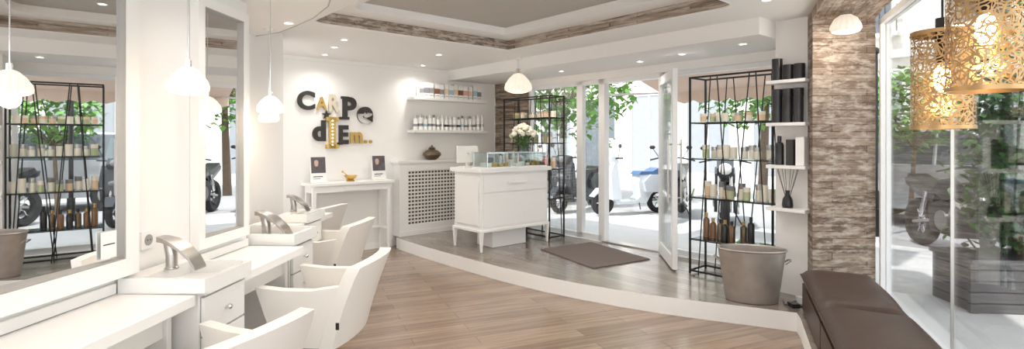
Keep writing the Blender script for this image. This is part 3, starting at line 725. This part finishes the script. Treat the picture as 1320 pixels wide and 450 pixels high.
def shrub(name,x,y,z0,z1,R,nl,ls,m,pot=None,branch=9,seed=1):
    random.seed(seed); b=B()
    for i in range(branch):
        a=random.uniform(0,6.28); r=random.uniform(.3,.85)*R; top=z0+(z1-z0)*random.uniform(.6,.97)
        p=[Vector((x+random.uniform(-.08,.08),y+random.uniform(-.08,.08),z0)),Vector((x+.4*r*math.cos(a),y+.4*r*math.sin(a),z0+(top-z0)*.5)),Vector((x+r*math.cos(a),y+r*math.sin(a),top))]
        b.cyl(p[0],p[1],.014,BARK,.010,k=6); b.cyl(p[1],p[2],.010,BARK,.004,k=6)
        for j in range(nl//branch):
            t=random.uniform(.12,1); q=(p[0].lerp(p[1],t*2) if t<.5 else p[1].lerp(p[2],t*2-1))
            sp=R*.30
            q=q+Vector((random.gauss(0,sp),random.gauss(0,sp),random.gauss(0,sp*.7)))
            if q.z<z0: q.z=z0+random.uniform(0,.3)
            T=Matrix.Translation(q)@Matrix.Rotation(random.uniform(0,6.28),4,'Z')@Matrix.Rotation(random.uniform(-.9,.9),4,'Y')@Matrix.Rotation(random.uniform(-.6,.6),4,'X')
            s=ls*random.uniform(.7,1.3)
            b.add([(0,0,0),(.35*s,.26*s,.04*s),(.75*s,.2*s,.02*s),(s,0,-.06*s),(.75*s,-.2*s,.02*s),(.35*s,-.26*s,.04*s)],[(0,1,2,3,4,5)],m,T)
    if pot:
        pw,pd,ph=pot
        Tp=Matrix.Translation((x,y,0))@Matrix.Rotation(-.12,4,'Z')
        b.box(-pw/2,pw/2,-pd/2,pd/2,.102,ph,PLANTER,T=Tp)
        b.box(-pw/2-.02,pw/2+.02,-pd/2-.02,pd/2+.02,ph,ph+.035,PLANTER,T=Tp)
        for sx in (-1,1): b.box(sx*pw/2-.03,sx*pw/2+.03,-pd/2-.015,-pd/2+.02,.102,ph,PLANTER,T=Tp)
    return b.done(name,recalc=False)
shrub('potted_shrub',4.32,4.50,.50,2.30,.52,3600,.09,LEAF,pot=(1.15,.5,.50),branch=20,seed=4)
def tree(x,y,h,R,nl,seed,ls=.2,tr=.11):
    random.seed(seed); b=B(); b.cyl((x,y,.1),(x+.1,y,h*.6),tr,BARK,tr*.6,k=10)
    for i in range(9):
        a=i*.7; b.cyl((x+.08,y,h*.5),(x+R*.7*math.cos(a),y+R*.7*math.sin(a),h*.6+random.uniform(.1,.8)*R),tr*.4,BARK,.01,k=6)
    for i in range(nl):
        u=Vector((random.gauss(0,1),random.gauss(0,1),random.gauss(0,1))).normalized()*random.uniform(.35,1)**.6
        q=Vector((x,y,h*.72))+Vector((u.x*R,u.y*R,u.z*R*.85))
        T=Matrix.Translation(q)@Matrix.Rotation(random.uniform(0,6.28),4,'Z')@Matrix.Rotation(random.uniform(-1,1),4,'Y')
        s=ls*random.uniform(.6,1.3)
        b.add([(0,0,0),(.4*s,.35*s,.04*s),(s,0,-.06*s),(.4*s,-.35*s,.04*s)],[(0,1,2,3)],LEAFB,T)
    b.done('street_tree',recalc=False)
tree(1.1,12.2,4.3,1.9,2800,2); tree(5.6,12.0,4.6,1.9,2400,5); tree(11.0,9.2,5.0,2.0,1800,6)
tree(6.0,8.1,2.75,.72,1100,9,.13,.04)
b=B(); b.cyl((5.25,7.75,.1),(5.25,7.75,2.75),.035,BLACK); b.cyl((5.25,7.75,.1),(5.25,7.75,.5),.06,BLACK); b.ball((5.25,7.75,2.78),.06,BLACK); b.done('street_post')

def wheel(b,x,z,R,w,hub=CHROME):
    b.lathe([(R*.62,-w*.4),(R*.9,-w*.5),(R,-w*.2),(R,w*.2),(R*.9,w*.5),(R*.62,w*.4),(R*.62,-w*.4)],(0,0,0),RUB,k=28,T=Matrix.Translation((x,0,z))@Matrix.Rotation(math.pi/2,4,'X'))
    b.cyl((x,-w*.35,z),(x,w*.35,z),R*.2,hub)
    for i in range(6):
        a=i*math.pi/3; b.cyl((x,0,z),(x+R*.65*math.cos(a),0,z+R*.65*math.sin(a)),.012,hub,k=6)
def scooter(x,y,rot,body,seat):
    b=B(); 
    wheel(b,.62,.23,.23,.1); wheel(b,-.58,.23,.23,.11)
    b.pxz([(-.82,.62),(-.86,.72),(-.55,.80),(-.1,.74),(-.08,.55),(-.12,.34),(-.02,.26),(.30,.26),(.36,.34),(.46,.92),(.52,.94),(.56,.80),(.50,.34),(.38,.20),(-.25,.20),(-.35,.36),(-.55,.52)],-.13,.13,body)
    b.pxz([(.34,.30),(.44,.95),(.50,.98),(.58,.78),(.54,.30)],-.23,.23,body)
    b.pxz([(-.84,.45),(-.86,.70),(-.3,.74),(-.15,.6),(-.2,.42),(-.5,.40)],-.19,.19,body)
    b.pxz([(-.86,.74),(-.84,.83),(-.5,.86),(-.38,.80),(-.12,.80),(-.06,.74)],-.15,.15,seat)
    b.pxz([(.42,.42),(.50,.52),(.72,.50),(.86,.36),(.84,.34),(.70,.46),(.52,.44)],-.08,.08,body)
    b.cyl((.62,.09,.23),(.46,.06,.95),.022,CHROME); b.cyl((.62,-.09,.23),(.46,-.06,.95),.022,CHROME)
    b.pxz([(.36,.95),(.38,1.08),(.5,1.1),(.58,1.0),(.54,.93)],-.14,.14,body)
    b.ball((.57,0,1.02),(.04,.09,.06),DGR); b.ball((.565,0,.70),(.03,.12,.05),DGR)
    b.tube([(.40,-.34,1.06),(.42,-.12,1.05),(.42,.12,1.05),(.40,.34,1.06)],.016,BLKP)
    for sg in (-1,1): b.cyl((.42,.22*sg,1.06),(.44,.30*sg,1.26),.006,BLKP); b.ball((.44,.31*sg,1.28),(.015,.06,.04),BLKP)
    b.add([(.50,-.18,1.08),(.50,.18,1.08),(.40,.15,1.42),(.40,-.15,1.42)],[(0,1,2,3)],GLASSG)
    b.cyl((-.75,-.14,.26),(-.35,-.14,.24),.045,CHROME)
    b.tube([(-.1,.1,.24),(-.05,.22,.11)],.012,BLKP); b.tube([(-.82,0,.55),(-.98,0,.40)],.02,seat)
    b.done('motor_scooter',Matrix.Translation((x,y,.105))@Matrix.Rotation(rot,4,'Z'),bevel=.02,seg=2)
def moto(x,y,rot,body):
    b=B()
    wheel(b,.74,.31,.31,.11); wheel(b,-.70,.31,.31,.15)
    b.pxz([(-.22,.75),(-.1,.90),(.22,.96),(.38,.86),(.30,.72),(0,.66)],-.15,.15,body)
    b.pxz([(-.85,.86),(-.80,.94),(-.5,.84),(-.18,.80),(-.2,.72),(-.5,.72)],-.12,.12,BLKP)
    b.pxz([(-.9,.80),(-.92,.88),(-.5,.76),(-.25,.70),(-.3,.60),(-.6,.66)],-.10,.10,body)
    b.pxz([(-.25,.28),(-.28,.58),(-.05,.66),(.25,.64),(.34,.40),(.22,.24)],-.16,.16,BLKP)
    b.cyl((.0,-.18,.42),(.0,.18,.42),.12,STEEL); b.cyl((.15,-.1,.5),(.24,-.1,.68),.07,STEEL)
    for sg in (-1,1): b.cyl((.74,.09*sg,.31),(.46,.08*sg,1.02),.024,CHROME); b.cyl((-.70,.1*sg,.31),(-.2,.1*sg,.40),.022,STEEL); b.cyl((-.5,.12*sg,.42),(-.38,.12*sg,.74),.03,CHROME)
    b.pxz([(.42,.86),(.44,1.06),(.56,1.10),(.66,.96),(.60,.84)],-.12,.12,body); b.ball((.64,0,.95),(.05,.10,.09),CERAM)
    b.tube([(.28,-.38,1.03),(.42,-.18,1.08),(.42,.18,1.08),(.28,.38,1.03)],.014,BLKP)
    for sg in (-1,1): b.cyl((.42,.2*sg,1.08),(.46,.3*sg,1.24),.006,BLKP); b.ball((.46,.31*sg,1.26),(.012,.055,.035),BLKP)
    b.pxz([(.48,.55),(.60,.66),(.80,.66),(1.0,.54),(.98,.52),(.78,.63),(.60,.63)],-.07,.07,body)
    b.tube([(.25,.16,.35),(.0,.2,.22),(-.4,.2,.26),(-.9,.2,.42)],.035,CHROME)
    b.tube([(-.1,.12,.28),(-.02,.26,.02)],.012,BLKP)
    b.done('motorcycle',Matrix.Translation((x,y,.105))@Matrix.Rotation(rot,4,'Z'),bevel=.02,seg=2)
WB=mat('white_bodywork',(.72,.76,.80),.2,coat=.5,var=.02); DB=mat('dark_bodywork',(.03,.033,.04),.25,coat=.3); RB=mat('red_bodywork',(.5,.03,.03),.2,coat=.5); GB=mat('grey_bodywork',(.12,.13,.15),.3,.3); BS=mat('blue_seat',(.08,.15,.3),.5)
an=math.atan2(-.651,-.759)
scooter(2.25,10.1,an-.35,WB,BS); scooter(1.32,10.6,an+.1,DB,BLKP); moto(.60,11.3,an+.2,DB)
moto(3.45,8.7,an+.5,DB); scooter(4.15,7.9,an+.4,DB,BLKP); moto(2.95,9.7,an+.4,DB); moto(5.35,6.45,an+.7,DB); scooter(6.6,7.0,an+.2,RB,BLKP)
def car(F,body):
    b=B(F)
    prof=[(-2.1,.35),(-2.15,.75),(-1.95,.95),(-1.2,1.0),(.9,1.02),(1.75,.92),(2.1,.72),(2.12,.38),(1.75,.28),(-1.75,.28)]
    b.pxz(prof,-.85,.85,body)
    v=[];
    for (x,z,w) in ((-1.9,.98,.80),(-1.55,1.48,.64),(.05,1.52,.64),(1.05,1.0,.80)):
        v+=[(x,-w,z),(x,w,z)]
    b.add(v,[(0,2,4,6),(1,7,5,3),(0,1,3,2),(2,3,5,4),(4,5,7,6),(0,6,7,1)],WIND)
    b.add([(-1.55,-.65,1.49),(.05,-.65,1.53),(.05,.65,1.53),(-1.55,.65,1.49),(-1.55,-.6,1.53),(.05,-.6,1.57),(.05,.6,1.57),(-1.55,.6,1.53)],[(0,1,2,3),(4,7,6,5),(0,4,5,1),(1,5,6,2),(2,6,7,3),(3,7,4,0)],body)
    for sg in (-1,1):
        for x0,x1 in ((-1.57,-1.75),(-.35,-.35),(.06,.98)): b.cyl((x0,.655*sg,1.5),(x1,.82*sg,1.0),.03,body,k=6)
        for x in (-1.3,1.35):
            b.cyl((x,sg*.66,.32),(x,sg*.87,.32),.32,RUB,k=28); b.cyl((x,sg*.8,.32),(x,sg*.885,.32),.2,GRY,k=20)
        b.ball((1.95,.6*sg,.72),(.15,.2,.09),CERAM); b.ball((-2.08,.65*sg,.8),(.08,.15,.09),RB)
        b.box(.85,1.0,sg*.95-.08,sg*.95+.08,1.0,1.12,body)
    b.done('parked_car',bevel=.05,seg=3)
SILV=mat('silver_bodywork',(.50,.52,.54),.25,.4,coat=.5)
car(FS@Matrix.Translation((2.9,5.7,.105)),SILV); car(FS@Matrix.Translation((8.5,5.7,.105)),WB)

# ------------------------------------------------------------ world, sun
w=bpy.data.worlds.new('w'); S.world=w; w.use_nodes=True; nt=w.node_tree; bg=nt.nodes['Background']
tc=nt.nodes.new('ShaderNodeTexCoord'); sx=nt.nodes.new('ShaderNodeSeparateXYZ'); cr=nt.nodes.new('ShaderNodeValToRGB')
cr.color_ramp.elements[0].position=0; cr.color_ramp.elements[0].color=(1,.99,.97,1); cr.color_ramp.elements[1].position=1; cr.color_ramp.elements[1].color=(.82,.90,1,1)
nt.links.new(tc.outputs['Generated'],sx.inputs[0]); nt.links.new(sx.outputs[2],cr.inputs[0]); nt.links.new(cr.outputs[0],bg.inputs[0]); bg.inputs[1].default_value=2.4
L=bpy.data.lights.new('sun','SUN'); L.energy=4.5; L.angle=.03; L.color=(1,.97,.93); o=bpy.data.objects.new('sun',L); S.collection.objects.link(o)
dv=Vector((.45,.25,-.9)); o.rotation_euler=dv.to_track_quat('-Z','Y').to_euler()

# ------------------------------------------------------------ camera
cd=bpy.data.cameras.new('camera'); cam=bpy.data.objects.new('camera',cd); S.collection.objects.link(cam)
cam.location=(0,0,1.5); cam.rotation_euler=(math.pi/2,0,0)
cd.sensor_width=36; cd.lens=36*691/1320; cd.shift_y=-45/1320; cd.clip_start=.05; cd.clip_end=200
S.camera=cam
S.view_settings.view_transform='Standard'; S.view_settings.look='None'; S.view_settings.exposure=.15
